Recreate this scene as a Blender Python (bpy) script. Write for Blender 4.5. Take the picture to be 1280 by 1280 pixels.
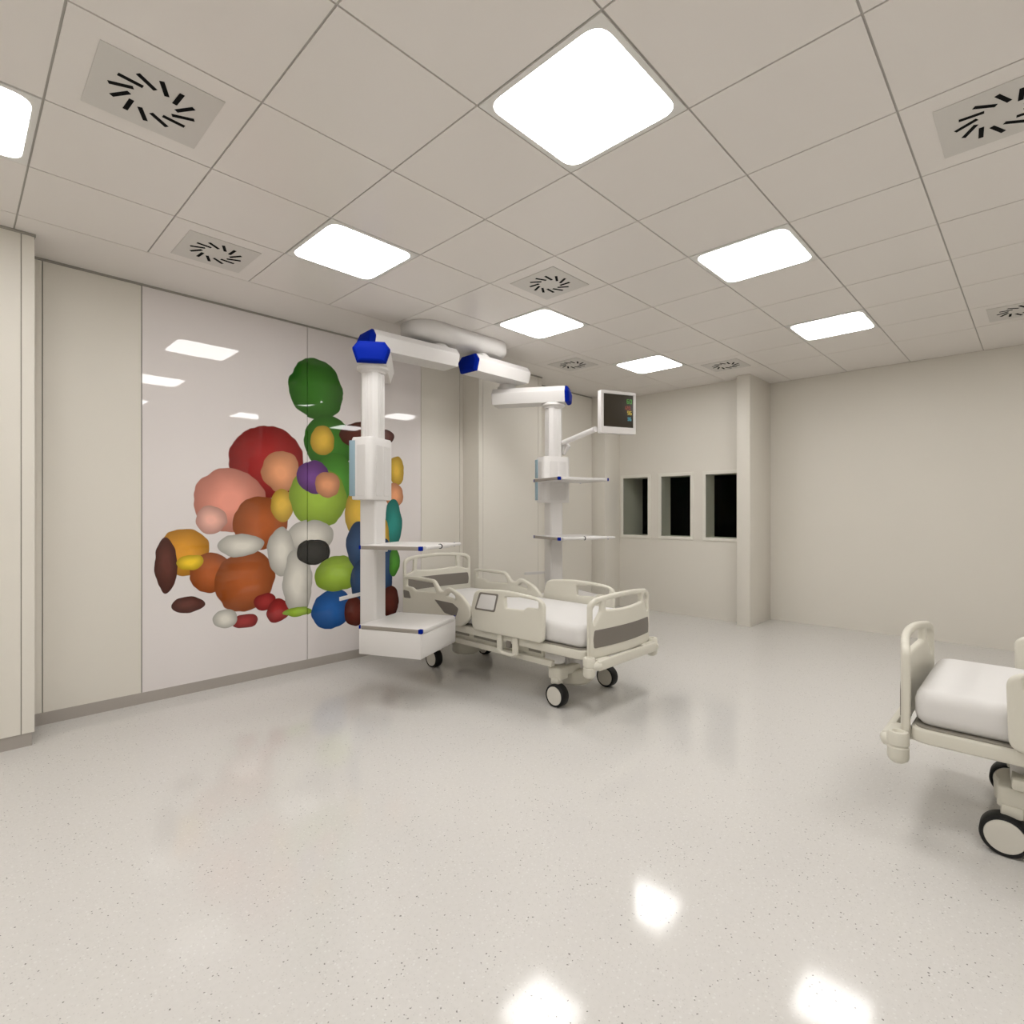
import bpy, bmesh, math
from mathutils import Vector, Matrix

for o in list(bpy.data.objects):
    bpy.data.objects.remove(o)
S = bpy.context.scene
COL = S.collection
PI = math.pi
CEIL = 2.98

# ------------------------------------------------------------------ camera, world, exposure
cd = bpy.data.cameras.new('camera')
cam = bpy.data.objects.new('camera', cd)
COL.objects.link(cam)
cam.location = (0, 0, 1.365)
YAW = 0.7656
cam.rotation_euler = (PI / 2, 0, YAW - PI / 2)
cd.sensor_width = 36
cd.lens = 682.03 / 1280 * 36
cd.shift_x = -6.26 / 1280
cd.shift_y = -0.98 / 1280
cd.clip_start = 0.02
S.camera = cam

w = bpy.data.worlds.new('night')
w.use_nodes = True
w.node_tree.nodes['Background'].inputs[0].default_value = (0.0, 0.0, 0.0, 1)
w.node_tree.nodes['Background'].inputs[1].default_value = 0.0
S.world = w

S.view_settings.view_transform = 'Standard'
S.view_settings.look = 'None'
S.view_settings.gamma = 1
S.view_settings.use_curve_mapping = False
S.view_settings.exposure = 0.0
PANEL_LIGHT = 12.4


# ------------------------------------------------------------------ materials
def mat(name, col, rough=0.5, spec=0.5, metal=0.0, coat=0.0, noise=0.0, nscale=8.0, bump=0.0, emit=None, estr=0.0):
    m = bpy.data.materials.new(name)
    m.use_nodes = True
    nt = m.node_tree
    b = nt.nodes['Principled BSDF']
    b.inputs['Base Color'].default_value = (*col, 1)
    b.inputs['Roughness'].default_value = rough
    b.inputs['Metallic'].default_value = metal
    b.inputs['Specular IOR Level'].default_value = spec
    b.inputs['Coat Weight'].default_value = coat
    b.inputs['Coat Roughness'].default_value = 0.03
    if emit:
        b.inputs['Emission Color'].default_value = (*emit, 1)
        b.inputs['Emission Strength'].default_value = estr
    tc = nt.nodes.new('ShaderNodeTexCoord')
    n = nt.nodes.new('ShaderNodeTexNoise')
    n.inputs['Scale'].default_value = nscale
    n.inputs['Detail'].default_value = 3
    nt.links.new(tc.outputs['Object'], n.inputs['Vector'])
    if noise > 0:
        mr = nt.nodes.new('ShaderNodeMapRange')
        mr.inputs[3].default_value = 1 - noise
        mr.inputs[4].default_value = 1 + noise
        nt.links.new(n.outputs['Fac'], mr.inputs[0])
        vm = nt.nodes.new('ShaderNodeVectorMath')
        vm.operation = 'SCALE'
        vm.inputs[0].default_value = col
        nt.links.new(mr.outputs[0], vm.inputs['Scale'])
        nt.links.new(vm.outputs[0], b.inputs['Base Color'])
    if bump > 0:
        bp = nt.nodes.new('ShaderNodeBump')
        bp.inputs['Strength'].default_value = bump
        bp.inputs['Distance'].default_value = 0.004
        nt.links.new(n.outputs['Fac'], bp.inputs['Height'])
        nt.links.new(bp.outputs[0], b.inputs['Normal'])
    return m


M = {}
M['wall'] = mat('wall_panel_paint', (0.78, 0.745, 0.675), 0.42, 0.35, noise=0.01, nscale=3)
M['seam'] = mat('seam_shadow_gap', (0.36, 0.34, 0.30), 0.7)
M['ceiling'] = mat('ceiling_tile_paint', (0.865, 0.825, 0.79), 0.3, 0.4, noise=0.01, nscale=2)
M['grid'] = mat('ceiling_grid_gap', (0.50, 0.475, 0.44), 0.6)
M['base'] = mat('skirting_grey', (0.41, 0.375, 0.34), 0.45, noise=0.02, nscale=20)
M['vent'] = mat('vent_metal', (0.70, 0.675, 0.64), 0.35, noise=0.01)
M['black'] = mat('black_slot', (0.006, 0.006, 0.006), 0.8, 0.1)
M['lampframe'] = mat('lamp_frame', (0.82, 0.81, 0.78), 0.4)
M['lamp'] = mat('lamp_diffuser', (0.8, 0.8, 0.8), 0.5, emit=(1.0, 0.985, 0.965), estr=PANEL_LIGHT)
M['bed'] = mat('bed_plastic', (0.70, 0.675, 0.59), 0.42, 0.4, noise=0.01)
M['band'] = mat('bed_accent_grey', (0.195, 0.175, 0.152), 0.5, noise=0.02)
M['sheet'] = mat('mattress_cover', (0.73, 0.715, 0.70), 0.75, 0.2, noise=0.01, nscale=12, bump=0.05)
M['tyre'] = mat('tyre_rubber', (0.012, 0.012, 0.012), 0.55, 0.3, noise=0.05, nscale=30)
M['disc'] = mat('wheel_disc', (0.68, 0.655, 0.59), 0.35, noise=0.01)
M['white'] = mat('pendant_white', (0.73, 0.71, 0.695), 0.32, 0.4, noise=0.01)
M['white2'] = mat('pendant_recess_shade', (0.68, 0.66, 0.645), 0.35, noise=0.01)  # darker white carries the shade of the service panel cutouts
M['blue'] = mat('cap_blue', (0.001, 0.014, 0.25), 0.55, 0.04, noise=0.02)
M['strip'] = mat('blue_grey_strip', (0.28, 0.40, 0.47), 0.4, noise=0.01)
M['taupe'] = mat('rail_taupe', (0.30, 0.27, 0.235), 0.4, noise=0.01)
M['deckseam'] = mat('deck_seam', (0.28, 0.26, 0.22), 0.5)
M['screen'] = mat('screen_glass', (0.035, 0.028, 0.018), 0.15, 0.5)
M['frame'] = mat('window_frame_paint', (0.82, 0.795, 0.72), 0.4, noise=0.01)


def glow(name, c, s=0.35):
    return mat(name, tuple(x * 0.4 for x in c), 0.3, emit=c, estr=s)


M['s_green'] = glow('screen_green', (0.10, 0.42, 0.05))
M['s_red'] = glow('screen_red', (0.42, 0.06, 0.03))
M['s_yellow'] = glow('screen_yellow', (0.85, 0.62, 0.06))
M['s_blue'] = glow('screen_blue', (0.12, 0.50, 0.62))


def floor_mat():
    m = bpy.data.materials.new('terrazzo_floor')
    m.use_nodes = True
    nt = m.node_tree
    L = nt.links.new
    b = nt.nodes['Principled BSDF']
    tc = nt.nodes.new('ShaderNodeTexCoord')
    base = None

    def mix(fac, a, c2):
        x = nt.nodes.new('ShaderNodeMix')
        x.data_type = 'RGBA'
        if isinstance(fac, float):
            x.inputs['Factor'].default_value = fac
        else:
            L(fac, x.inputs['Factor'])
        for sock, val in ((x.inputs[6], a), (x.inputs[7], c2)):
            if isinstance(val, tuple):
                sock.default_value = (*val, 1)
            else:
                L(val, sock)
        return x.outputs[2]
    n0 = nt.nodes.new('ShaderNodeTexNoise')
    n0.inputs['Scale'].default_value = 60
    L(tc.outputs['Object'], n0.inputs['Vector'])
    base = mix(n0.outputs['Fac'], (0.635, 0.618, 0.592), (0.695, 0.677, 0.652))
    # distorted coordinates give irregular chips
    nd = nt.nodes.new('ShaderNodeTexNoise')
    nd.inputs['Scale'].default_value = 130
    L(tc.outputs['Object'], nd.inputs['Vector'])
    sc = nt.nodes.new('ShaderNodeVectorMath')
    sc.operation = 'SCALE'
    sc.inputs['Scale'].default_value = 0.008
    L(nd.outputs['Color'], sc.inputs[0])
    ad = nt.nodes.new('ShaderNodeVectorMath')
    ad.operation = 'ADD'
    L(tc.outputs['Object'], ad.inputs[0])
    L(sc.outputs[0], ad.inputs[1])
    # clusters
    nc = nt.nodes.new('ShaderNodeTexNoise')
    nc.inputs['Scale'].default_value = 7
    L(tc.outputs['Object'], nc.inputs['Vector'])
    for scale, thr, colr, pick in ((75, 0.17, (0.43, 0.415, 0.39), 0.62), (85, 0.18, (0.22, 0.21, 0.20), 0.87),
                                   (130, 0.22, (0.58, 0.565, 0.54), 0.62), (75, 0.22, (0.72, 0.71, 0.685), 0.6)):
        v = nt.nodes.new('ShaderNodeTexVoronoi')
        v.inputs['Scale'].default_value = scale
        L(ad.outputs[0], v.inputs['Vector'])
        lt = nt.nodes.new('ShaderNodeMapRange')
        lt.inputs[1].default_value = thr
        lt.inputs[2].default_value = thr + 0.06
        lt.inputs[3].default_value = 1
        lt.inputs[4].default_value = 0
        L(v.outputs['Distance'], lt.inputs[0])
        sep = nt.nodes.new('ShaderNodeSeparateColor')
        L(v.outputs['Color'], sep.inputs[0])
        mm = nt.nodes.new('ShaderNodeMath')
        mm.operation = 'ADD'
        L(sep.outputs[0], mm.inputs[0])
        m2 = nt.nodes.new('ShaderNodeMath')
        m2.operation = 'MULTIPLY_ADD'
        L(nc.outputs['Fac'], m2.inputs[0])
        m2.inputs[1].default_value = 0.5
        m2.inputs[2].default_value = -0.25
        L(m2.outputs[0], mm.inputs[1])
        gt = nt.nodes.new('ShaderNodeMath')
        gt.operation = 'GREATER_THAN'
        L(mm.outputs[0], gt.inputs[0])
        gt.inputs[1].default_value = pick
        mu = nt.nodes.new('ShaderNodeMath')
        mu.operation = 'MULTIPLY'
        L(lt.outputs[0], mu.inputs[0])
        L(gt.outputs[0], mu.inputs[1])
        base = mix(mu.outputs[0], base, colr)
    L(base, b.inputs['Base Color'])
    b.inputs['Roughness'].default_value = 0.09
    b.inputs['Specular IOR Level'].default_value = 0.45
    return m


M['floor'] = floor_mat()

# abstract printed artwork: overlapping coloured pebbles (x, z, half width, half height, colour key)
ART = [(2.244, 2.435, 0.257, 0.267, 'G'), (2.36, 1.98, 0.24, 0.24, 'G'), (2.42, 1.62, 0.20, 0.26, 'E'), (2.30, 1.99, 0.11, 0.14, 'Y'),
       (1.823, 1.773, 0.303, 0.303, 'R'), (1.93, 1.70, 0.17, 0.17, 'P'),
       (1.532, 1.447, 0.27, 0.251, 'K'), (1.40, 1.30, 0.11, 0.11, 'L'), (1.766, 1.261, 0.22, 0.225, 'O'), (1.216, 1.062, 0.173, 0.178, 'Q'),
       (1.092, 0.975, 0.075, 0.200, 'B'), (1.399, 0.892, 0.157, 0.147, 'O'), (1.234, 0.660, 0.111, 0.062, 'B'), (1.648, 0.808, 0.231, 0.246, 'O'),
       (1.621, 1.097, 0.181, 0.089, 'W'), (1.80, 0.62, 0.09, 0.07, 'R'), (1.64, 0.485, 0.104, 0.061, 'R'), (1.908, 0.529, 0.096, 0.1, 'R'),
       (1.935, 1.42, 0.094, 0.148, 'Y'), (2.26, 1.485, 0.266, 0.27, 'g'), (2.22, 1.66, 0.15, 0.15, 'V'), (2.34, 1.60, 0.12, 0.12, 'P'),
       (2.191, 1.145, 0.217, 0.139, 'W'), (1.935, 1.023, 0.117, 0.208, 'W'), (2.072, 0.754, 0.129, 0.286, 'W'), (2.218, 1.007, 0.15, 0.113, 'D'),
       (2.07, 0.50, 0.13, 0.045, 'g'), (2.382, 0.481, 0.192, 0.173, 'U'), (2.43, 0.794, 0.21, 0.166, 'g'), (2.689, 2.076, 0.234, 0.12, 'B'),
       (2.667, 1.358, 0.16, 0.254, 'Y'), (2.66, 1.05, 0.14, 0.22, 'N'), (2.70, 0.72, 0.14, 0.20, 'N'), (2.608, 0.429, 0.107, 0.141, 'M'),
       (2.96, 2.099, 0.081, 0.062, 'B'), (3.061, 1.768, 0.093, 0.139, 'Y'), (3.042, 1.52, 0.102, 0.128, 'P'), (3.024, 1.239, 0.101, 0.249, 'T'),
       (2.90, 1.10, 0.09, 0.20, 'Y'), (2.933, 0.80, 0.091, 0.304, 'N'), (3.04, 0.86, 0.06, 0.14, 'E'), (2.997, 0.479, 0.101, 0.153, 'M'), (1.50, 0.53, 0.085, 0.08, 'W'),
       (1.25, 0.98, 0.09, 0.06, 'S')]
ACOL = {'G': (0.035, 0.17, 0.012), 'E': (0.06, 0.26, 0.02), 'Y': (0.62, 0.40, 0.05), 'R': (0.30, 0.012, 0.012), 'P': (0.68, 0.30, 0.15),
        'K': (0.70, 0.27, 0.20), 'L': (0.74, 0.40, 0.33), 'O': (0.38, 0.09, 0.018), 'Q': (0.62, 0.27, 0.02), 'B': (0.09, 0.018, 0.010),
        'W': (0.62, 0.60, 0.54), 'g': (0.30, 0.46, 0.04), 'V': (0.14, 0.04, 0.22), 'D': (0.02, 0.02, 0.018), 'U': (0.01, 0.10, 0.36),
        'N': (0.02, 0.06, 0.15), 'M': (0.11, 0.015, 0.008), 'T': (0.01, 0.22, 0.19), 'S': (0.78, 0.52, 0.02)}


def art_mat(ox):
    m = bpy.data.materials.new('printed_glass')
    m.use_nodes = True
    nt = m.node_tree
    L = nt.links.new
    b = nt.nodes['Principled BSDF']
    tc = nt.nodes.new('ShaderNodeTexCoord')
    nz = nt.nodes.new('ShaderNodeTexNoise')
    nz.inputs['Scale'].default_value = 5
    L(tc.outputs['Object'], nz.inputs['Vector'])
    sc = nt.nodes.new('ShaderNodeVectorMath')
    sc.operation = 'MULTIPLY_ADD'
    L(nz.outputs['Color'], sc.inputs[0])
    sc.inputs[1].default_value = (0.07, 0, 0.07)
    sc.inputs[2].default_value = (-0.035 + ox, 0, -0.035)
    ad = nt.nodes.new('ShaderNodeVectorMath')
    ad.operation = 'ADD'
    L(tc.outputs['Object'], ad.inputs[0])
    L(sc.outputs[0], ad.inputs[1])
    cur = None
    for (x, z, rx, rz, k) in ART:
        s1 = nt.nodes.new('ShaderNodeVectorMath')
        s1.operation = 'MULTIPLY_ADD'
        L(ad.outputs[0], s1.inputs[0])
        s1.inputs[1].default_value = (1 / rx, 0, 1 / rz)
        s1.inputs[2].default_value = (-x / rx, 0, -z / rz)
        ln = nt.nodes.new('ShaderNodeVectorMath')
        ln.operation = 'LENGTH'
        L(s1.outputs[0], ln.inputs[0])
        mr = nt.nodes.new('ShaderNodeMapRange')
        mr.inputs[1].default_value = 0.985
        mr.inputs[2].default_value = 1.005
        mr.inputs[3].default_value = 1
        mr.inputs[4].default_value = 0
        L(ln.outputs['Value'], mr.inputs[0])
        # printed two-tone ring inside each pebble
        r2 = nt.nodes.new('ShaderNodeMapRange')
        r2.inputs[1].default_value = 0.25
        r2.inputs[2].default_value = 1.0
        r2.inputs[3].default_value = 0
        r2.inputs[4].default_value = 1
        L(ln.outputs['Value'], r2.inputs[0])
        c = ACOL[k]
        cc = nt.nodes.new('ShaderNodeMix')
        cc.data_type = 'RGBA'
        L(r2.outputs[0], cc.inputs['Factor'])
        cc.inputs[6].default_value = (*[min(1, v * 1.3 + 0.01) for v in c], 1)
        cc.inputs[7].default_value = (*[v * 0.62 for v in c], 1)
        mx = nt.nodes.new('ShaderNodeMix')
        mx.data_type = 'RGBA'
        L(mr.outputs[0], mx.inputs['Factor'])
        if cur is None:
            mx.inputs[6].default_value = (0.81, 0.765, 0.755, 1)
        else:
            L(cur, mx.inputs[6])
        L(cc.outputs[2], mx.inputs[7])
        cur = mx.outputs[2]
    L(cur, b.inputs['Base Color'])
    b.inputs['Roughness'].default_value = 0.02
    b.inputs['Specular IOR Level'].default_value = 0.6
    return m


def glass_mat():
    m = bpy.data.materials.new('window_glass')
    m.use_nodes = True
    nt = m.node_tree
    nt.nodes.clear()
    out = nt.nodes.new('ShaderNodeOutputMaterial')
    mx = nt.nodes.new('ShaderNodeMixShader')
    tr = nt.nodes.new('ShaderNodeBsdfTransparent')
    tr.inputs[0].default_value = (0.94, 0.96, 0.93, 1)
    gl = nt.nodes.new('ShaderNodeBsdfGlossy')
    gl.inputs['Roughness'].default_value = 0.02
    gl.inputs[0].default_value = (0.4, 0.4, 0.4, 1)
    fr = nt.nodes.new('ShaderNodeFresnel')
    fr.inputs[0].default_value = 1.15
    nt.links.new(fr.outputs[0], mx.inputs[0])
    nt.links.new(tr.outputs[0], mx.inputs[1])
    nt.links.new(gl.outputs[0], mx.inputs[2])
    nt.links.new(mx.outputs[0], out.inputs[0])
    return m


M['glass'] = glass_mat()


# ------------------------------------------------------------------ mesh helpers
class MB:
    def __init__(self):
        self.bm = bmesh.new()
        self.mats = []

    def mi(self, m):
        if m not in self.mats:
            self.mats.append(m)
        return self.mats.index(m)

    def merge(self, bm2, m, T=None):
        i = self.mi(m)
        if T is not None:
            bm2.transform(T)
        for f in bm2.faces:
            f.material_index = i
        me = bpy.data.meshes.new('t')
        bm2.to_mesh(me)
        bm2.free()
        self.bm.from_mesh(me)
        bpy.data.meshes.remove(me)
        return self

    def box(self, c, s, m, bev=0.0, rz=0.0, rx=0.0, ry=0.0, seg=2):
        b = bmesh.new()
        bmesh.ops.create_cube(b, size=1)
        b.transform(Matrix.Diagonal((*s, 1)))
        if bev > 0:
            bmesh.ops.bevel(b, geom=b.edges[:], offset=bev, segments=seg, profile=0.5, affect='EDGES')
        T = Matrix.Translation(c) @ Matrix.Rotation(rz, 4, 'Z') @ Matrix.Rotation(ry, 4, 'Y') @ Matrix.Rotation(rx, 4, 'X')
        return self.merge(b, m, T)

    def bx(self, x0, x1, y0, y1, z0, z1, m, bev=0.0):
        return self.box(((x0 + x1) / 2, (y0 + y1) / 2, (z0 + z1) / 2), (x1 - x0, y1 - y0, z1 - z0), m, bev)

    def lathe(self, prof, m, T=None, n=40):
        """profile of (r, z) spun about Z"""
        b = bmesh.new()
        rings = []
        for r, z in prof:
            if r <= 1e-6:
                rings.append([b.verts.new((0, 0, z))])
            else:
                rings.append([b.verts.new((r * math.cos(2 * PI * k / n), r * math.sin(2 * PI * k / n), z)) for k in range(n)])
        for a, c in zip(rings, rings[1:]):
            for k in range(n):
                k2 = (k + 1) % n
                if len(a) == 1 and len(c) == 1:
                    continue
                if len(a) == 1:
                    b.faces.new((a[0], c[k2], c[k]))
                elif len(c) == 1:
                    b.faces.new((a[k], a[k2], c[0]))
                else:
                    b.faces.new((a[k], a[k2], c[k2], c[k]))
        bmesh.ops.recalc_face_normals(b, faces=b.faces)
        return self.merge(b, m, T)

    def loft(self, loops, m, T=None, caps=True):
        b = bmesh.new()
        R = [[b.verts.new(p) for p in lp] for lp in loops]
        n = len(R[0])
        for a, c in zip(R, R[1:]):
            for k in range(n):
                b.faces.new((a[k], a[(k + 1) % n], c[(k + 1) % n], c[k]))
        if caps:
            b.faces.new(R[0][::-1])
            b.faces.new(R[-1])
        bmesh.ops.recalc_face_normals(b, faces=b.faces)
        return self.merge(b, m, T)

    def tube(self, path, r, m, n=12, T=None):
        pts = [Vector(p) for p in path]
        loops = []
        up = Vector((0, 0, 1))
        prev = None
        for i, p in enumerate(pts):
            a = pts[max(i - 1, 0)]
            c = pts[min(i + 1, len(pts) - 1)]
            t = (c - a).normalized()
            if prev is None:
                x = t.cross(up)
                if x.length < 1e-3:
                    x = t.cross(Vector((0, 1, 0)))
            else:
                x = prev - t * prev.dot(t)
            x.normalize()
            prev = x
            y = t.cross(x)
            loops.append([p + (x * math.cos(2 * PI * k / n) + y * math.sin(2 * PI * k / n)) * r for k in range(n)])
        return self.loft(loops, m, T)

    def plate(self, loops, t, bev, m, T=None, slices=None):
        """flat outline with holes in XY, thickness along Z (centred), rounded edges"""
        cu = bpy.data.curves.new('c', 'CURVE')
        cu.dimensions = '2D'
        cu.fill_mode = 'BOTH'
        cu.extrude = max(t / 2 - bev, 0.0002)
        cu.bevel_depth = bev
        cu.bevel_resolution = 2
        cu.offset = -bev
        for lp in loops:
            sp = cu.splines.new('POLY')
            sp.points.add(len(lp) - 1)
            for q, p in zip(sp.points, lp):
                q.co = (p[0], p[1], 0, 1)
            sp.use_cyclic_u = True
        ob = bpy.data.objects.new('c', cu)
        COL.objects.link(ob)
        dg = bpy.context.evaluated_depsgraph_get()
        me = bpy.data.meshes.new_from_object(ob.evaluated_get(dg))
        bpy.data.objects.remove(ob)
        bpy.data.curves.remove(cu)
        b = bmesh.new()
        b.from_mesh(me)
        bpy.data.meshes.remove(me)
        bmesh.ops.remove_doubles(b, verts=b.verts, dist=1e-5)
        if slices:
            for x in slices:
                bmesh.ops.bisect_plane(b, geom=b.verts[:] + b.edges[:] + b.faces[:], plane_co=(x, 0, 0), plane_no=(1, 0, 0))
        bmesh.ops.recalc_face_normals(b, faces=b.faces)
        return self.merge(b, m, T)

    def warp(self, f):
        for v in self.bm.verts:
            v.co = f(v.co)
        return self

    def build(self, name, parent=None, sharp=35):
        me = bpy.data.meshes.new(name)
        self.bm.to_mesh(me)
        self.bm.free()
        for m in self.mats:
            me.materials.append(m)
        for p in me.polygons:
            p.use_smooth = True
        me.set_sharp_from_angle(angle=math.radians(sharp))
        o = bpy.data.objects.new(name, me)
        COL.objects.link(o)
        if parent:
            o.parent = parent
        return o


def rnd(pts, r, n=6):
    """fillet the corners of a polygon; r may be one value or a list"""
    out = []
    N = len(pts)
    for i, p in enumerate(pts):
        p = Vector(p)
        a = Vector(pts[i - 1]) - p
        c = Vector(pts[(i + 1) % N]) - p
        rr = r[i] if isinstance(r, (list, tuple)) else r
        d = min(rr, a.length * 0.48, c.length * 0.48)
        if d < 1e-5:
            out.append(tuple(p))
            continue
        A = p + a.normalized() * d
        B = p + c.normalized() * d
        for k in range(n + 1):
            t = k / n
            q = A * (1 - t) ** 2 + p * 2 * t * (1 - t) + B * t * t
            out.append((q.x, q.y))
    return out


def rrect(x0, x1, y0, y1, r, n=6):
    return rnd([(x0, y0), (x1, y0), (x1, y1), (x0, y1)], r, n)


def empty(name, loc, rz=0):
    o = bpy.data.objects.new(name, None)
    COL.objects.link(o)
    o.location = loc
    o.rotation_euler = (0, 0, rz)
    o.empty_display_size = 0.1
    return o


def tag(o, label, cat, group=None):
    o['label'] = label
    o['category'] = cat
    if group:
        o['group'] = group
    return o


def struct(o, label=None):
    o['kind'] = 'structure'
    if label:
        o['label'] = label
    return o


def copy_tree(o, parent=None):
    c = o.copy()
    COL.objects.link(c)
    if parent:
        c.parent = parent
    for ch in list(o.children):
        copy_tree(ch, c)
    return c


# ------------------------------------------------------------------ room shell
X0, X1 = -3.2, 7.2
Y0, Y1 = -2.05, 4.60
XW = 6.69      # window wall

b = MB()
b.bx(X0 - .2, X1 + .2, Y0 - .2, Y1 + .2, -0.10, 0.0, M['floor'])
struct(b.build('floor'), 'pale speckled polished terrazzo floor')

OX, OY = 2.4265, 1.70
lights = [(i, j) for i in (-6, -3, 0, 3, 6) for j in (-3, 0, 3)]
b = MB()
b.bx(X0 - .2, X1 + .2, Y0 - .2, Y1 + .2, CEIL + .006, CEIL + .12, M['grid'])
g = 0.004
xs = [X0] + [0.6 * (i + OX) for i in range(-8, 9)] + [X1]
ys = [Y0] + [0.6 * (j + OY) for j in range(-4, 6)]
for a in range(len(xs) - 1):
    for c in range(len(ys) - 1):
        i = a - 9
        j = c - 5
        if (i, j) in lights:
            continue
        b.bx(xs[a] + g, xs[a + 1] - g, ys[c] + g, ys[c + 1] - g, CEIL, CEIL + .007, M['ceiling'])
for (p, q) in ((X0, 0.6 * (-2 + OX)), (0.6 * (-2 + OX), X1)):
    b.bx(p + g, q - g, ys[-1] + g * .6, Y1 + .05, CEIL, CEIL + .007, M['ceiling'])
struct(b.build('ceiling'), 'suspended ceiling of square pale metal tiles')


def panels(b, seams, y, z0, z1, t, m, gap=0.0028, flip=1):
    """vertical panels along X with open seams, front face at y, body going +flip*t"""
    for p, q in zip(seams, seams[1:]):
        ya, yb = sorted((y, y + flip * t))
        b.bx(p + gap, q - gap, ya, yb, z0, z1, m, 0.0)


SK = 0.078
# left wall (Y1): backing, panels either side of the mural
b = MB()
b.bx(X0 - .2, X1 + .2, Y1 + .012, Y1 + .15, 0, CEIL, M['seam'])
for sm in ([0.345, 0.412, 0.945], [3.36, 3.88, 3.93], [4.95, 5.6, 6.32, XW + .3], [X0, -2.6, -1.4, -.55]):
    panels(b, sm, Y1, SK, CEIL - .016, .014, M['wall'])
struct(b.build('wall_left'), 'beige panelled wall behind the near bed')

b = MB()   # piers
def pier(b, x0, x1, yf, s0, s1):
    b.bx(x0, x1, yf + .006, Y1 + .02, 0.0 + SK, CEIL - .014, M['wall'])
    b.bx(x0 + .012, x1 - .012, yf + .018, Y1 + .02, 0.0, CEIL, M['seam'])
    for p, q in ((x0, s0 - .0026), (s0 + .0026, s1 - .0026), (s1 + .0026, x1)):
        b.bx(p, q, yf, yf + .0062, SK, CEIL - .014, M['wall'])
    for q in (s0, s1):
        b.bx(q - .0026, q + .0026, yf + .0045, yf + .0061, SK, CEIL - .014, M['seam'])
pier(b, -.555, .345, 4.24, -.48, .287)
struct(b.build('wall_left_near_pier'), 'beige pier of the left wall at the left edge of the view')
b = MB()
pier(b, 3.93, 4.95, 4.345, 3.992, 4.888)
struct(b.build('wall_left_far_pier'), 'beige pier of the left wall behind the bed head')

b = MB()
b.bx(XW - .37, XW + .02, 4.38, Y1 + .02, 0, CEIL, M['wall'], 0.004)
struct(b.build('trim_1'), 'beige corner pilaster left of the first window')

b = MB()   # skirting
b.bx(.345, 3.93, Y1 - .004, Y1 + .013, 0, SK, M['base'])
b.bx(4.95, XW - .37, Y1 - .004, Y1 + .013, 0, SK, M['base'])
b.bx(X0, -.555, Y1 - .004, Y1 + .013, 0, SK, M['base'])
b.bx(-.555, .335, 4.24 + .006, 4.26, 0, SK, M['base'])
b.bx(3.94, 4.94, 4.345 + .006, 4.365, 0, SK, M['base'])
struct(b.build('baseboard_left'), 'grey skirting along the left wall')
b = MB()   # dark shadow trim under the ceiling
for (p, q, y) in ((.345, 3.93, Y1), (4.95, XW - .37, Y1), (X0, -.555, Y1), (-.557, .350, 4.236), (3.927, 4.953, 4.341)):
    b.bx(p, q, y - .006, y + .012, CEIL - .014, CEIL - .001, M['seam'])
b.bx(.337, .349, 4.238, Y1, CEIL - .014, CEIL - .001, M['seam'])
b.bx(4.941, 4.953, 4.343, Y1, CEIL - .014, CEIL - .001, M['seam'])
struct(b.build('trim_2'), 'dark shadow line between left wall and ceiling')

# mural: two glass panels
def mural(x0, x1, label):
    b = MB()
    b.bx(.003, x1 - x0 - .003, 0, .014, SK, CEIL - .016, art_mat(x0))
    o = b.build('mural_panel')
    o.location = (x0, Y1 - .002, 0)
    tag(o, label, 'wall panel')
mural(.945, 2.155, 'left glossy white wall panel printed with red, pink, orange and green shapes')
mural(2.155, 3.36, 'right glossy white wall panel with blue and teal shapes, behind the near pendant column')

# window wall with three openings
WIN = [(3.92, 4.315), (3.295, 3.715), (2.69, 3.087)]
WZ0, WZ1 = 1.032, 1.832
b = MB()
T = 0.25
ya = 2.62
b.bx(XW, XW + T, ya, Y1 + .05, 0, WZ0, M['wall'])
b.bx(XW, XW + T, ya, Y1 + .05, WZ1, CEIL, M['wall'])
ed = [ya, 2.69, 3.087, 3.295, 3.715, 3.92, 4.315, Y1 + .05]
for k in range(0, 8, 2):
    b.bx(XW, XW + T, ed[k], ed[k + 1], WZ0, WZ1, M['wall'])
b.bx(XW + T, XW + T + .27, 4.315, 4.45, .6, 2.3, M['wall'])
struct(b.build('wall_window'), 'beige wall with three small dark windows')
for n, (p, q) in enumerate(WIN):
    b = MB()
    fw = .042
    b.plate([rrect(-fw, q - p + fw, -fw, WZ1 - WZ0 + fw, .004, 2), [(0, 0), (0, WZ1 - WZ0), (q - p, WZ1 - WZ0), (q - p, 0)]], .018, .003, M['frame'],
            Matrix.Translation((0, 0, 0)) @ Matrix(((0, 0, 1, 0), (1, 0, 0, 0), (0, 1, 0, 0), (0, 0, 0, 1))))
    o = b.build('window_%d' % (n + 1))
    o.location = (XW - .002, p, WZ0)
    struct(o, ['pale framed window left of the three, beside the corner pilaster', 'pale framed window in the middle of the three', 'pale framed window right of the three, beside the pillar'][n])
    b = MB()
    b.bx(.010, .016, .0005, q - p - .0005, .0005, WZ1 - WZ0 - .0005, M['glass'])
    struct(b.build('pane', o))

b = MB()
b.bx(6.52, X1 + .02, 2.47, 2.625, 0, CEIL, M['wall'], .003)
b.bx(XW, X1 + .02, 2.62, 2.66, 0, CEIL, M['wall'])
struct(b.build('wall_pillar'), 'beige pillar between the windows and the right wall')
b = MB()
b.bx(X1, X1 + .12, Y0 - .1, 2.63, 0, CEIL, M['wall'])
struct(b.build('wall_right'), 'plain beige wall behind the far bed')
b = MB()
b.bx(X0 - .15, X0, Y0 - .1, Y1 + .05, 0, CEIL, M['wall'])
struct(b.build('wall_back'))
b = MB()
b.bx(X0 - .15, X1 + .1, Y0 - .15, Y0, 0, CEIL, M['wall'])
struct(b.build('wall_near'))


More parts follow.
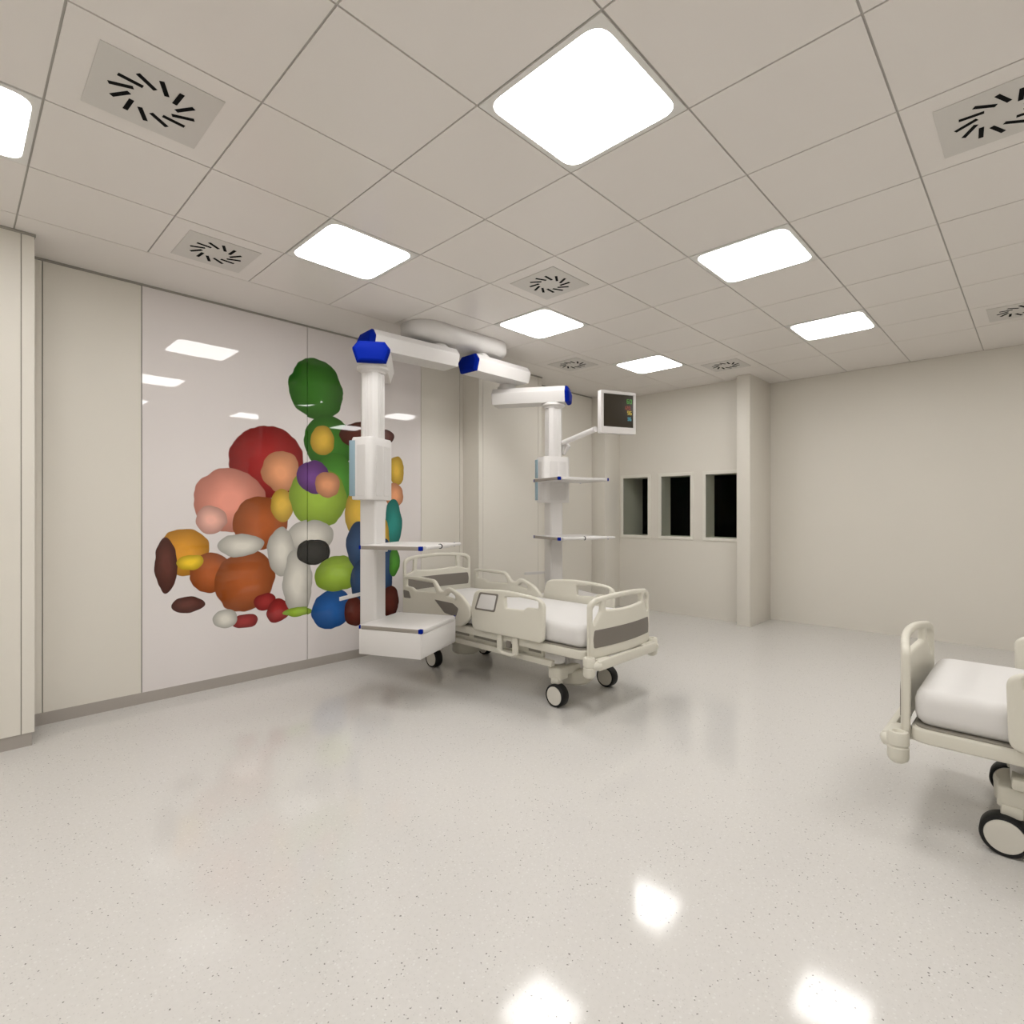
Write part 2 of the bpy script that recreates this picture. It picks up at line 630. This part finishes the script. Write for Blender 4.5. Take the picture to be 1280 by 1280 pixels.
# ------------------------------------------------------------------ ceiling lights and vents
def cell(i, j):
    return (0.6 * (i + .5 + OX), 0.6 * (j + .5 + OY))

def make_light():
    r = empty('ceiling_light', (0, 0, 0))
    b = MB()
    h = .2955
    hole = [(p[0], p[1]) for p in rrect(-.272, .272, -.272, .272, .075, 8)]
    b.plate([rrect(-h, h, -h, h, .003, 2), hole], .010, .0015, M['lampframe'], Matrix.Translation((0, 0, .0015)))
    b.build('frame', r)
    b = MB()
    b.plate([rrect(-.2735, .2735, -.2735, .2735, .075, 8)], .006, .0015, M['lamp'], Matrix.Translation((0, 0, .0005)))
    b.build('diffuser', r)
    return r

LL = {(0, 0): 'square lit ceiling panel, the largest, nearest the top of the view',
      (0, 3): 'square lit ceiling panel above and left of the near pendant',
      (3, 0): 'square lit ceiling panel in the second row, right of the middle air vent',
      (3, 3): 'square lit ceiling panel just beyond the middle air vent, right of the pendant ceiling mount',
      (6, 0): 'square lit ceiling panel furthest to the right, near the right wall',
      (6, 3): 'small far lit ceiling panel above the windows, right of the patient monitor',
      (-3, 3): 'lit ceiling panel cut off by the left edge of the view',
      (0, -3): 'lit ceiling panel out of view to the right of the camera',
      (3, -3): 'lit ceiling panel over the middle of the right hand bed, out of view',
      (6, -3): 'lit ceiling panel in the far right corner, out of view',
      (-3, 0): 'lit ceiling panel just behind the camera, out of view',
      (-3, -3): 'lit ceiling panel behind the camera on the right side, out of view',
      (-6, 0): 'lit ceiling panel near the back wall, middle row, out of view',
      (-6, 3): 'lit ceiling panel near the back wall beside the left wall, out of view',
      (-6, -3): 'lit ceiling panel near the back wall, right row, out of view'}
proto = None
for (i, j) in lights:
    if proto is None:
        o = proto = make_light()
    else:
        o = copy_tree(proto)
    x, y = cell(i, j)
    o.location = (x, y, CEIL)
    tag(o, LL[(i, j)], 'ceiling light', 'square ceiling light panels')

def make_vent():
    r = empty('air_vent', (0, 0, 0))
    b = MB()
    h = .199
    b.plate([rrect(-h, h, -h, h, .002, 2)], .005, .001, M['vent'], Matrix.Translation((0, 0, -.0015)))
    b.build('face_plate', r)
    for k in range(12):
        a = 2 * PI * k / 12 + .12
        b = MB()
        cx, cy = .108 * math.cos(a), .108 * math.sin(a)
        b.box((cx, cy, -.0042), (.080, .0170, .0025), M['black'], 0, rz=a - math.radians(32))
        b.build('slot', r)
    return r

VL = {(-2, 2): 'square swirl air vent, large, at the upper left of the ceiling',
      (-1, 4): 'square swirl air vent over the left mural panel, close to the wall',
      (2, 2): 'square swirl air vent in the middle of the ceiling',
      (2, -2): 'large square swirl air vent cut by the right edge, upper right',
      (5, 4): 'small far swirl air vent right of the pendant arms, above the monitor',
      (7, 2): 'small far swirl air vent above the pillar',
      (7, -2): 'small swirl air vent at the right edge near the right wall'}
proto = None
for (i, j), lab in VL.items():
    if proto is None:
        o = proto = make_vent()
    else:
        o = copy_tree(proto)
    x, y = cell(i, j)
    o.location = (x, y, CEIL)
    tag(o, lab, 'air vent', 'swirl air vents in the ceiling')


# ------------------------------------------------------------------ beds
YZ = Matrix(((0, 0, 1, 0), (1, 0, 0, 0), (0, 1, 0, 0), (0, 0, 0, 1)))     # plate (x,y) -> world (y,z), normal x
XZ = Matrix(((1, 0, 0, 0), (0, 0, -1, 0), (0, 1, 0, 0), (0, 0, 0, 1)))    # plate (x,y) -> world (x,z), normal -y


def end_board(name, parent, y, sgn, zb, zt, hw, zc, zs, bz0, bz1):
    """sgn = -1: faces the foot side; zc bottom of middle opening, zs bottom of side openings"""
    bow = .038
    drop = .028
    def top(x):
        return zt - drop * (x / hw) ** 2
    N = 14
    out = [(-hw, zb + .02), (-hw + .02, zb), (hw - .02, zb), (hw, zb + .02)]
    out += [(hw, top(hw) - .05)]
    for k in range(5):
        a = k / 5 * PI / 2
        out.append((hw - .06 + .06 * math.cos(a), top(hw) - .05 + .05 * math.sin(a)))
    for k in range(N + 1):
        x = (hw - .06) * (1 - 2 * k / N)
        out.append((x, top(x)))
    for k in range(5):
        a = PI / 2 + (k + 1) / 5 * PI / 2
        out.append((-hw + .06 + .06 * math.cos(a), top(hw) - .05 + .05 * math.sin(a)))
    rim = .034
    cw = hw * .60
    h1 = []
    for k in range(9):
        x = -cw + 2 * cw * k / 8
        h1.append((x, zc - .012 * (1 - (x / cw) ** 2) + .006))
    for k in range(9):
        x = cw - 2 * cw * k / 8
        h1.append((x * .97, top(x) - rim))
    h1 = rnd(h1, .006, 2)
    holes = [h1]
    for s in (1, -1):
        xi, xo = s * (cw + .038), s * (hw - .030)
        q = [(xi, top(xi) - rim), (xi + s * .004, zc), (xo - s * .010, zs), (xo, zs + .01), (xo, top(xo) - rim - .03), (xo - s * .03, top(xo) - rim - .002)]
        holes.append(rnd(q, .012, 3))
    def wf(extra=0):
        def f(co):
            return Vector((co.x, co.y + sgn * bow * (1 - (co.x / hw) ** 2), co.z))
        return f
    sl = [hw * (-1 + 2 * k / 14) for k in range(1, 14)]
    b = MB()
    b.plate([out] + holes, .034, .013, M['bed'], Matrix.Translation((0, y, 0)) @ XZ, slices=sl)
    # shoulder line above the band
    b.warp(wf())
    o = b.build(name, parent)
    b = MB()
    bw = hw - .028
    q = [(-bw, bz0), (-bw, bz1)]
    q = [(-bw + .006, bz0), (bw - .006, bz0), (bw, (bz0 + bz1) / 2), (bw - .010, bz1), (-bw + .010, bz1), (-bw, (bz0 + bz1) / 2)]
    b.plate([rnd(q, .012, 3)], .006, .0012, M['band'], Matrix.Translation((0, y - .0165, 0)) @ XZ, slices=sl)
    b.warp(wf())
    d = b.build('accent_band', o)
    d['label'] = 'dark grey band'
    return o


def side_rail(parent, s, kind):
    """s = -1/+1 side; kind foot/head; local y along the bed, foot negative"""
    x = s * .425
    b = MB()
    if kind == 'foot':
        out = rnd([(-.685, .455), (-.693, .735), (-.612, .768), (-.330, .788), (-.040, .766), (.020, .742), (.060, .620), (.045, .447)],
                  [.05, .04, .08, .2, .05, .03, .03, .05], 7)
        hole = rnd([(-.640, .742), (-.640, .690), (-.530, .686), (-.500, .664), (-.320, .655), (-.312, .736), (-.46, .750)][::-1], .014, 4)
        loops = [out, hole]
    else:
        out = rnd([(.98, .45), (.985, .785), (.76, .797), (.53, .790), (.450, .706), (.400, .706), (.352, .746), (.290, .735), (.165, .690), (.078, .612), (.055, .545), (.165, .447)],
                  [.03, .03, .08, .035, .02, .02, .03, .03, .06, .06, .06, .05], 6)
        h1 = rnd([(.935, .764), (.935, .700), (.850, .695), (.790, .672), (.500, .684), (.545, .760)], .012, 4)
        h2 = rnd([(.335, .700), (.365, .672), (.250, .652), (.255, .680), (.300, .704)], .008, 3)
        loops = [out, h1, h2]
    b.plate(loops, .036, .013, M['bed'], Matrix.Translation((x, 0, 0)) @ YZ)
    o = b.build('side_rail', parent)
    if kind == 'foot':
        b = MB()
        q = [(-.045, .747), (-.255, .752), (-.212, .612), (.012, .608)]
        b.plate([rnd(q, .018, 4)], .006, .0015, M['band'], Matrix.Translation((x + s * .0175, 0, 0)) @ YZ)
        q2 = [(-.064, .734), (-.234, .738), (-.201, .626), (-.012, .622)]
        pl = b.build('control_panel', o)
        pl['label'] = 'pale control panel with a dark border'
        b = MB()
        b.plate([rnd(q2, .012, 4)], .003, .0008, M['sheet'], Matrix.Translation((x + s * .0215, 0, 0)) @ YZ)
        b.build('display', o)
    else:
        for q in ([(.515, .628), (.275, .622), (.205, .588), (.235, .520), (.380, .532)], [(.965, .665), (.880, .660), (.850, .600), (.955, .594)]):
            b = MB()
            b.plate([rnd(q, .014, 4)], .006, .0012, M['band'], Matrix.Translation((x + s * .0175, 0, 0)) @ YZ)
            d = b.build('control_panel', o)
            d['label'] = 'dark grey control insert'
    # hinge brackets that carry the rail
    ys_ = (-.40, -.24) if kind == 'foot' else (.42, .58)
    b = MB()
    xb = s * .415
    for k, yy in enumerate(ys_):
        b.box((xb, yy, .40), (.022, .050, .15), M['bed'], .006)
    b.tube([(xb, ys_[0] - .01, .335), (xb, ys_[0] + .03, .315), (xb, ys_[1] - .03, .315), (xb, ys_[1] + .01, .335)], .014, M['bed'])
    b.box((s * .40, sum(ys_) / 2, .385), (.02, .045, .05), M['band'], .004)
    b.build('hinge_bracket', o)
    return o


def caster(parent, x, y):
    b = MB()
    b.plate([rrect(-.050, .050, -.058, .058, .024)], .085, .010, M['bed'], Matrix.Translation((x * .84, y * .955, .222)))
    b.box((x * .93, y * .97, .172), (.060, .07, .05), M['bed'], .01)
    c = b.build('caster', parent)
    R, W = .079, .036
    T = Matrix.Translation((x, y, R)) @ Matrix.Rotation(PI / 2, 4, 'Y')
    b = MB()
    b.lathe([(R - .014, -W), (R - .004, -W), (R, -W + .006), (R, W - .006), (R - .004, W), (R - .014, W), (R - .014, -W)], M['tyre'], T, 48)
    b.build('tyre', c)
    b = MB()
    b.lathe([(0, -W - .001), (R - .016, -W - .001), (R - .0135, -W + .004), (R - .0135, W - .004), (R - .016, W + .001), (0, W + .001)], M['disc'], T, 48)
    b.build('wheel_disc', c)


def make_bed(label):
    r = empty('hospital_bed', (0, 0, 0))
    # deck frame
    b = MB()
    b.plate([rrect(-.402, .402, -1.0, 1.0, .07)], .060, .010, M['bed'], Matrix.Translation((0, 0, .420)))
    b.plate([rrect(-.388, .388, -.985, .985, .06)], .010, .002, M['deckseam'], Matrix.Translation((0, 0, .453)))
    b.build('mattress_platform', r)
    b = MB()
    b.plate([rrect(-.388, .388, -.992, .99, .085, 8)], .152, .050, M['sheet'], Matrix.Translation((0, 0, .532)))
    o = b.build('mattress', r, 60)
    o['label'] = 'plain white mattress'
    # end boards
    end_board('footboard', r, -1.015, -1, .395, .812, .372, .705, .620, .468, .585)
    end_board('headboard', r, 1.030, 1, .395, .965, .400, .815, .790, .640, .752)
    # bumper bars
    for sg, nm in ((-1, 'foot_bumper_bar'), (1, 'head_bumper_bar')):
        b = MB()
        yb = sg * 1.088
        b.box((0, yb, .368), (.74, .032, .066), M['bed'], .010)
        b.box((-.30, yb - sg * .02, .388), (.10, .05, .03), M['bed'], .008)
        b.box((.30, yb - sg * .02, .388), (.10, .05, .03), M['bed'], .008)
        b.box((-.24, yb - sg * .075, .375), (.05, .13, .05), M['bed'], .008)
        b.box((.24, yb - sg * .075, .375), (.05, .13, .05), M['bed'], .008)
        for s in (-1, 1):
            b.tube([(s * .345, yb, .368), (s * .370, yb - sg * .006, .368), (s * .385, yb - sg * .030, .367), (s * .390, sg * 1.030, .366)], .028, M['bed'])
        o = b.build(nm, r)
        for s in (-1, 1):
            b = MB()
            x = s * .392
            b.lathe([(0, .285), (.022, .287), (.036, .298), (.040, .31), (.040, .352), (.036, .356), (.036, .362), (.041, .366), (.041, .410), (.036, .419), (.022, .419), (.018, .408), (0, .408)],
                    M['bed'], Matrix.Translation((x, sg * 1.040, 0)), 32)
            b.build('corner_bumper', o)
    for s in (-1, 1):
        side_rail(r, s, 'foot')
        side_rail(r, s, 'head')
    # chassis
    b = MB()
    for s in (-1, 1):
        b.box((s * .325, 0, .297), (.045, 1.36, .045), M['bed'], .010)
        b.box((s * .20, s * 0, .375), (.045, 1.70, .045), M['bed'], .006)
    for s in (-1, 1):
        b.box((s * .305, .07, .352), (.022, 1.30, .085), M['bed'], .005)
        for y0, y1 in ((-.10, .16), (.22, .62), (-.56, -.44)):
            b.box((s * .317, (y0 + y1) / 2, .362), (.003, y1 - y0, .034), M['deckseam'], .001)
    for yy in (-.66, .66):
        b.box((0, yy, .215), (.56, .06, .06), M['bed'], .012)
    b.box((0, 0, .285), (.62, .06, .04), M['bed'], .008)
    b.build('chassis', r)
    for yy in (-.62, .62):
        b = MB()
        b.lathe([(0, .095), (.115, .095), (.128, .11), (.130, .190), (.122, .20), (0, .20)], M['bed'], Matrix.Translation((0, yy, 0)), 40)
        b.lathe([(.075, .19), (.075, .395), (0, .395)], M['white'], Matrix.Translation((0, yy, 0)), 32)
        b.build('lift_column', r)
    for s in (-1, 1):
        for yy in (-.70, .70):
            caster(r, s * .305 - (.0 if s > 0 else -.0), yy)
    tag(r, label, 'hospital bed', 'hospital beds')
    return r


bed = make_bed('cream hospital bed under the pendants, standing in front of the printed wall panels')
bed.location = (3.255, 3.145, 0)
bed2 = copy_tree(bed)
bed2.location = (3.225, -.595, 0)
bed2.rotation_euler = (0, 0, PI)
bed2['label'] = 'cream hospital bed cut off by the right edge, foot end showing'


# ------------------------------------------------------------------ ceiling pendants
def seg(a, b_):
    v = Vector((b_[0] - a[0], b_[1] - a[1], 0))
    return v.length, math.atan2(v.y, v.x)


b = MB()
# canopy on the ceiling
def pill(hl, hw, n=14):
    p = []
    for k in range(n + 1):
        a = -PI / 2 + PI * k / n
        p.append((hl - hw + hw * math.cos(a), hw * math.sin(a)))
    for k in range(n + 1):
        a = PI / 2 + PI * k / n
        p.append((-hl + hw + hw * math.cos(a), hw * math.sin(a)))
    return p
b.loft([[(x, y, z) for x, y in pill(hl, hw)] for hl, hw, z in ((.56, .215, 0), (.565, .22, -.012), (.565, .22, -.075), (.545, .20, -.11), (.50, .16, -.128))], M['white'])
o = b.build('ceiling_mount', None, 50)
o.location = (3.25, 3.90, CEIL)
tag(o, 'white rounded oval ceiling mount carrying both pendant arms', 'ceiling mount')

HEX = [(-.105, 0), (.105, 0), (.135, .09), (.135, .105), (.095, .158), (-.095, .158), (-.135, .105), (-.135, .09)]


def arm(parent, name, p0, p1, z, e0, e1, caps=(1, 1), sc=1.0):
    """hexagonal beam along p0->p1 extended by e0/e1 with blue end caps, underside at z"""
    L, a = seg(p0, p1)
    H = [(y * sc, zz) for y, zz in HEX]
    T = Matrix.Translation((p0[0], p0[1], z)) @ Matrix.Rotation(a, 4, 'Z')
    b = MB()
    b.loft([[(x, y, zz) for y, zz in H] for x in (-e0, L + e1)], M['white'], T)
    o = b.build(name, parent, 25)
    for k, (x, s) in enumerate(((-e0, -1), (L + e1, 1))):
        b = MB()
        cz = .08
        lo = []
        prof = ((0, .985), (.022, .985), (.040, .86), (.046, .70)) if caps[k] else ((0, 1), (.008, .97), (.012, .90))
        for dx, f in prof:
            lo.append([(x + s * dx * (1 if zz < .12 else .75), y * f, cz + (zz - cz) * f) for y, zz in H])
        b.loft(lo, M['blue'] if caps[k] else M['white'], T)
        c = b.build('end_cap' if caps[k] else 'end_plate', o, 25)
        if caps[k]:
            c['label'] = 'glossy blue end cap'
    return o


def joint(b, p, z0, z1, r):
    b.lathe([(0, z0), (r * .95, z0), (r, z0 + .006), (r, (z0 + z1) / 2), (r * .8, (z0 + z1) / 2 + .004), (r * .8, z1), (0, z1)], M['white'], Matrix.Translation((p[0], p[1], 0)), 36)


def pendant(name, base, p0, p1a, p1b, col, ang, label, shelf_list, mon=None, cab=True, e_end=.10, upshelf=None, boxrail=False, ucaps=(0, 1)):
    """p0 ceiling pivot; p1a end of upper arm; p1b pivot to lower arm; col column axis"""
    r = empty(name, (col[0], col[1], 0))
    lc = lambda p: (p[0] - col[0], p[1] - col[1])
    P0, PA, PB, C = lc(p0), lc(p1a), lc(p1b), (0, 0)
    Z1, Z2 = 2.655, 2.44
    arm(r, 'upper_arm', P0, PA, Z1, .13, .03, ucaps)
    arm(r, 'lower_arm', PB, C, Z2, .12, e_end, (0, 1))
    b = MB()
    joint(b, P0, Z1 + .155, CEIL - .127, .085)
    joint(b, PB, Z2 + .155, Z1 + .004, .095)
    b.build('pivot_joint', r)
    # column
    e1 = Vector((math.cos(ang), math.sin(ang)))
    e2 = Vector((math.sin(ang), -math.cos(ang)))
    R = Matrix.Rotation(ang, 4, 'Z')      # local x = e1, local -y = e2
    b = MB()
    def octo(h, c, z):
        p = [(-h, -h + c), (-h + c, -h), (h - c, -h), (h, -h + c), (h, h - c), (h - c, h), (-h + c, h), (-h, h - c)]
        return [(x, y, z) for x, y in p]
    b.loft([octo(.074, .030, 1.88), octo(.074, .030, Z2 - .03)], M['white'], R)
    for k in range(8):
        a = k * PI / 4
        for dd in (-.012, .012):
            x, y = .073 * math.cos(a) - dd * math.sin(a), .073 * math.sin(a) + dd * math.cos(a)
            b.box((*(R @ Vector((x, y, 0))).xy, 2.15), (.006, .008, .52), M['white'], .0015, rz=a + ang)
    b.lathe([(0, Z2), (.112, Z2), (.116, Z2 - .006), (.116, Z2 - .022), (.105, Z2 - .030), (.092, Z2 - .034), (.088, Z2 - .05), (.0, Z2 - .05)], M['white'], None, 40)
    bot = .36
    b.loft([octo(.070, .012, bot), octo(.070, .012, 1.46)], M['white'], R)
    b.build('column', r, 25)
    # supply head
    b = MB()
    w_, d_ = .15, .085
    pl = rnd([(-w_, -d_), (w_, -d_), (w_, d_), (-w_, d_)], [.05, .05, .02, .02], 5)
    b.loft([[(x * f, y * f, z) for x, y in pl] for z, f in ((1.448, .96), (1.455, 1), (1.890, 1), (1.905, .95))], M['white'], R)
    hd = b.build('supply_head', r, 35)
    b = MB()
    # service panels, front and both sides: flat plates, recess shade in their darker colour
    segs = ((1.475, 1.660), (1.690, 1.860)) if boxrail else ((1.475, 1.850),)
    for z0, z1 in segs:
        b.plate([rrect(-.085, -.005, z0, z1, .012)], .004, .001, M['white2'], R @ Matrix.Translation((0, -d_ - .001, 0)) @ XZ)
        b.plate([rrect(.015, .095, z0, z1, .012)], .004, .001, M['white2'], R @ Matrix.Translation((0, -d_ - .001, 0)) @ XZ)
        for s in (-1, 1):
            b.plate([rrect(-.035, .035, z0, z1, .010)], .004, .001, M['white2'], R @ Matrix.Translation((s * (w_ + .0005), 0, 0)) @ YZ)
    b.build('service_panel', hd)
    for z0, z1 in (((1.475, 1.660), (1.695, 1.880)) if boxrail else ((1.475, 1.880),)):
        b = MB()
        for s in (-1,):
            c3 = R @ Vector((s * (w_ + .004), d_ - .012, (z0 + z1) / 2))
            b.box(c3, (.010, .045, z1 - z0), M['strip'], .002, rz=ang)
        d = b.build('edge_strip', hd)
        d['label'] = 'blue grey edge strip'
    # shelves: 0.58 wide, 0.50 deep, cantilevered to e2 from the column
    W2 = .275
    SX = .018
    def shelf(zt, hasbar, dep=.50, body=None):
        b = MB()
        y1 = .05 - .0
        yb_, yf = .045 - .0, .045 - dep
        yb_ = -.05
        yf = yb_ - dep
        o_ = MB()
        t = .026
        o_.plate([rrect(-W2 + .012, W2 - .012, yf + .012, yb_, .006)], t, .004, M['white'], R @ Matrix.Translation((SX, 0, zt - t / 2)))
        o_.box(R @ Vector((0, -.03, zt - .045)), (.13, .12, .04), M['white'], .005, rz=ang)
        sh = o_.build('shelf', r)
        for s in (-1, 1):
            q = MB()
            q.box(R @ Vector((SX + s * (W2 - .006), (yf + yb_) / 2, zt - .014)), (.012, dep - .05, .026), M['taupe'], .002, rz=ang)
            q.build('side_rail', sh)
            for yy in (yf + .012, yb_ - .008):
                q = MB()
                q.box(R @ Vector((SX + s * (W2 - .012), yy, zt - .014)), (.026, .026, .030) if yy < -.2 and s < 0 else (.014, .014, .028), M['blue'], .003, rz=ang)
                q.build('corner_cap', sh)
        if hasbar:
            q = MB()
            zc = zt - .012
            q.tube([R @ Vector((SX - W2 + .04, yf - .004, zc)), R @ Vector((.01, yf - .004, zc))], .0135, M['white'])
            q.tube([R @ Vector((.015, yf - .004, zc)), R @ Vector((.15, yf - .004, zc))], .0175, M['white'])
            q.tube([R @ Vector((.15, yf - .004, zc)), R @ Vector((SX + W2 + .05, yf - .004, zc))], .012, M['white'])
            q.tube([R @ Vector((.009, yf - .004, zc)), R @ Vector((.016, yf - .004, zc))], .0185, M['tyre'])
            q.build('grab_rail', sh)
        else:
            q = MB()
            q.box(R @ Vector((SX, yf + .004, zt - .013)), (2 * W2 - .06, .016, .024), M['white'], .003, rz=ang)
            q.build('front_rail', sh)
        return sh
    for zt, bar in shelf_list:
        shelf(zt, bar)
    # drawer unit under the lowest shelf
    sh = shelf(.565, False)
    b = MB()
    b.box(R @ Vector((SX, -.05 - .25, .452)), (.548, .488, .176), M['white'], .004, rz=ang)
    b.box(R @ Vector((SX, -.05 - .25 - .2445, .452)), (.52, .006, .15), M['white'], .002, rz=ang)
    b.build('drawer_unit', r)
    # small equipment rail behind the column
    b = MB()
    b.box(R @ Vector((-.13, .085, .745)), (.30, .012, .026), M['white'], .002, rz=ang)
    b.box(R @ Vector((-.04, .07, .745)), (.03, .03, .02), M['white'], .002, rz=ang)
    b.build('equipment_rail', r)
    if mon:
        mx, my = lc(mon)
        b = MB()
        s0 = Vector((.075, -.03, 2.045))
        am = math.atan2(my, mx)
        b.box((.085, -.055, 2.0), (.050, .050, .12), M['white'], .010, rz=am)
        b.tube([(.065, -.040, 2.045), (mx * .5 + .03, my * .5 - .02, 2.075), (mx, my, 2.108)], .026, M['white'], 14)
        b.tube([(.095, -.08, 2.045), (.115, -.105, 2.02), (.085, -.06, 1.94)], .020, M['white'], 14)
        b.build('monitor_arm', r)
    tag(r, label, 'medical pendant', 'ceiling medical pendants')
    return r


pendant('medical_pendant', None, (3.019, 3.873), (2.372, 3.915), (2.425, 3.927), (2.200, 3.613), math.radians(25),
        'white ceiling pendant left of the bed, with blue capped arms, shelf and drawer unit', [(1.125, True)], e_end=.12)
MON = (4.13, 2.88)
pendant('medical_pendant', None, (3.485, 3.835), (4.02, 3.84), (3.955, 3.945), (4.200, 3.530), math.radians(-20.5),
        'white ceiling pendant beyond the bed, carrying the patient monitor and two shelves', [(1.13, True), (1.675, False)], mon=(4.052, 2.908), e_end=.13, boxrail=True, ucaps=(1, 0))

# patient monitor
r = empty('patient_monitor', (0, 0, 0))
tag(r, 'white framed patient monitor with dark screen, held on the far pendant', 'monitor')
b = MB()
w_, h_ = .375, .385
b.box((0, .022, 0), (w_, .050, h_), M['white'], .008)
b.plate([rrect(-w_ / 2, w_ / 2, -h_ / 2, h_ / 2, .010), rrect(-w_ / 2 + .030, w_ / 2 - .026, -h_ / 2 + .060, h_ / 2 - .028, .003, 2)], .012, .003, M['white'], Matrix.Translation((0, -.008, 0)) @ XZ)
b.build('housing', r)
b = MB()
b.bx(-w_ / 2 + .029, w_ / 2 - .025, -.0065, -.001, -h_ / 2 + .059, h_ / 2 - .027, M['screen'])
sc = b.build('screen', r)
sc['label'] = 'dark screen with small coloured readings'
# seven-segment style readings
SEG = {'0': 'abcdef', '1': 'bc', '2': 'abged', '3': 'abgcd', '4': 'fgbc', '5': 'afgcd', '6': 'afgedc', '7': 'abc', '8': 'abcdefg', '9': 'abcfgd'}
def digits(txt, x, z, h, m):
    b = MB()
    wd = h * .5
    t = h * .16
    pos = {'a': (0, h / 2, wd, t), 'g': (0, 0, wd, t), 'd': (0, -h / 2, wd, t), 'b': (wd / 2, h / 4, t, h / 2), 'c': (wd / 2, -h / 4, t, h / 2), 'f': (-wd / 2, h / 4, t, h / 2), 'e': (-wd / 2, -h / 4, t, h / 2)}
    for k, ch in enumerate(txt):
        for s in SEG[ch]:
            px, pz, sw, shh = pos[s]
            b.box((x + k * wd * 1.7 + px, -.0072, z + pz), (sw, .001, shh), m)
    b.build('reading', r)
digits('60', .104, .108, .036, M['s_green'])
digits('120', .070, .048, .030, M['s_red'])
digits('96', .108, .004, .032, M['s_yellow'])
digits('36', .108, -.052, .028, M['s_blue'])
mc = (4.217, 2.78, 2.262)
r.location = mc
r.rotation_euler = (0, 0, math.radians(-23))
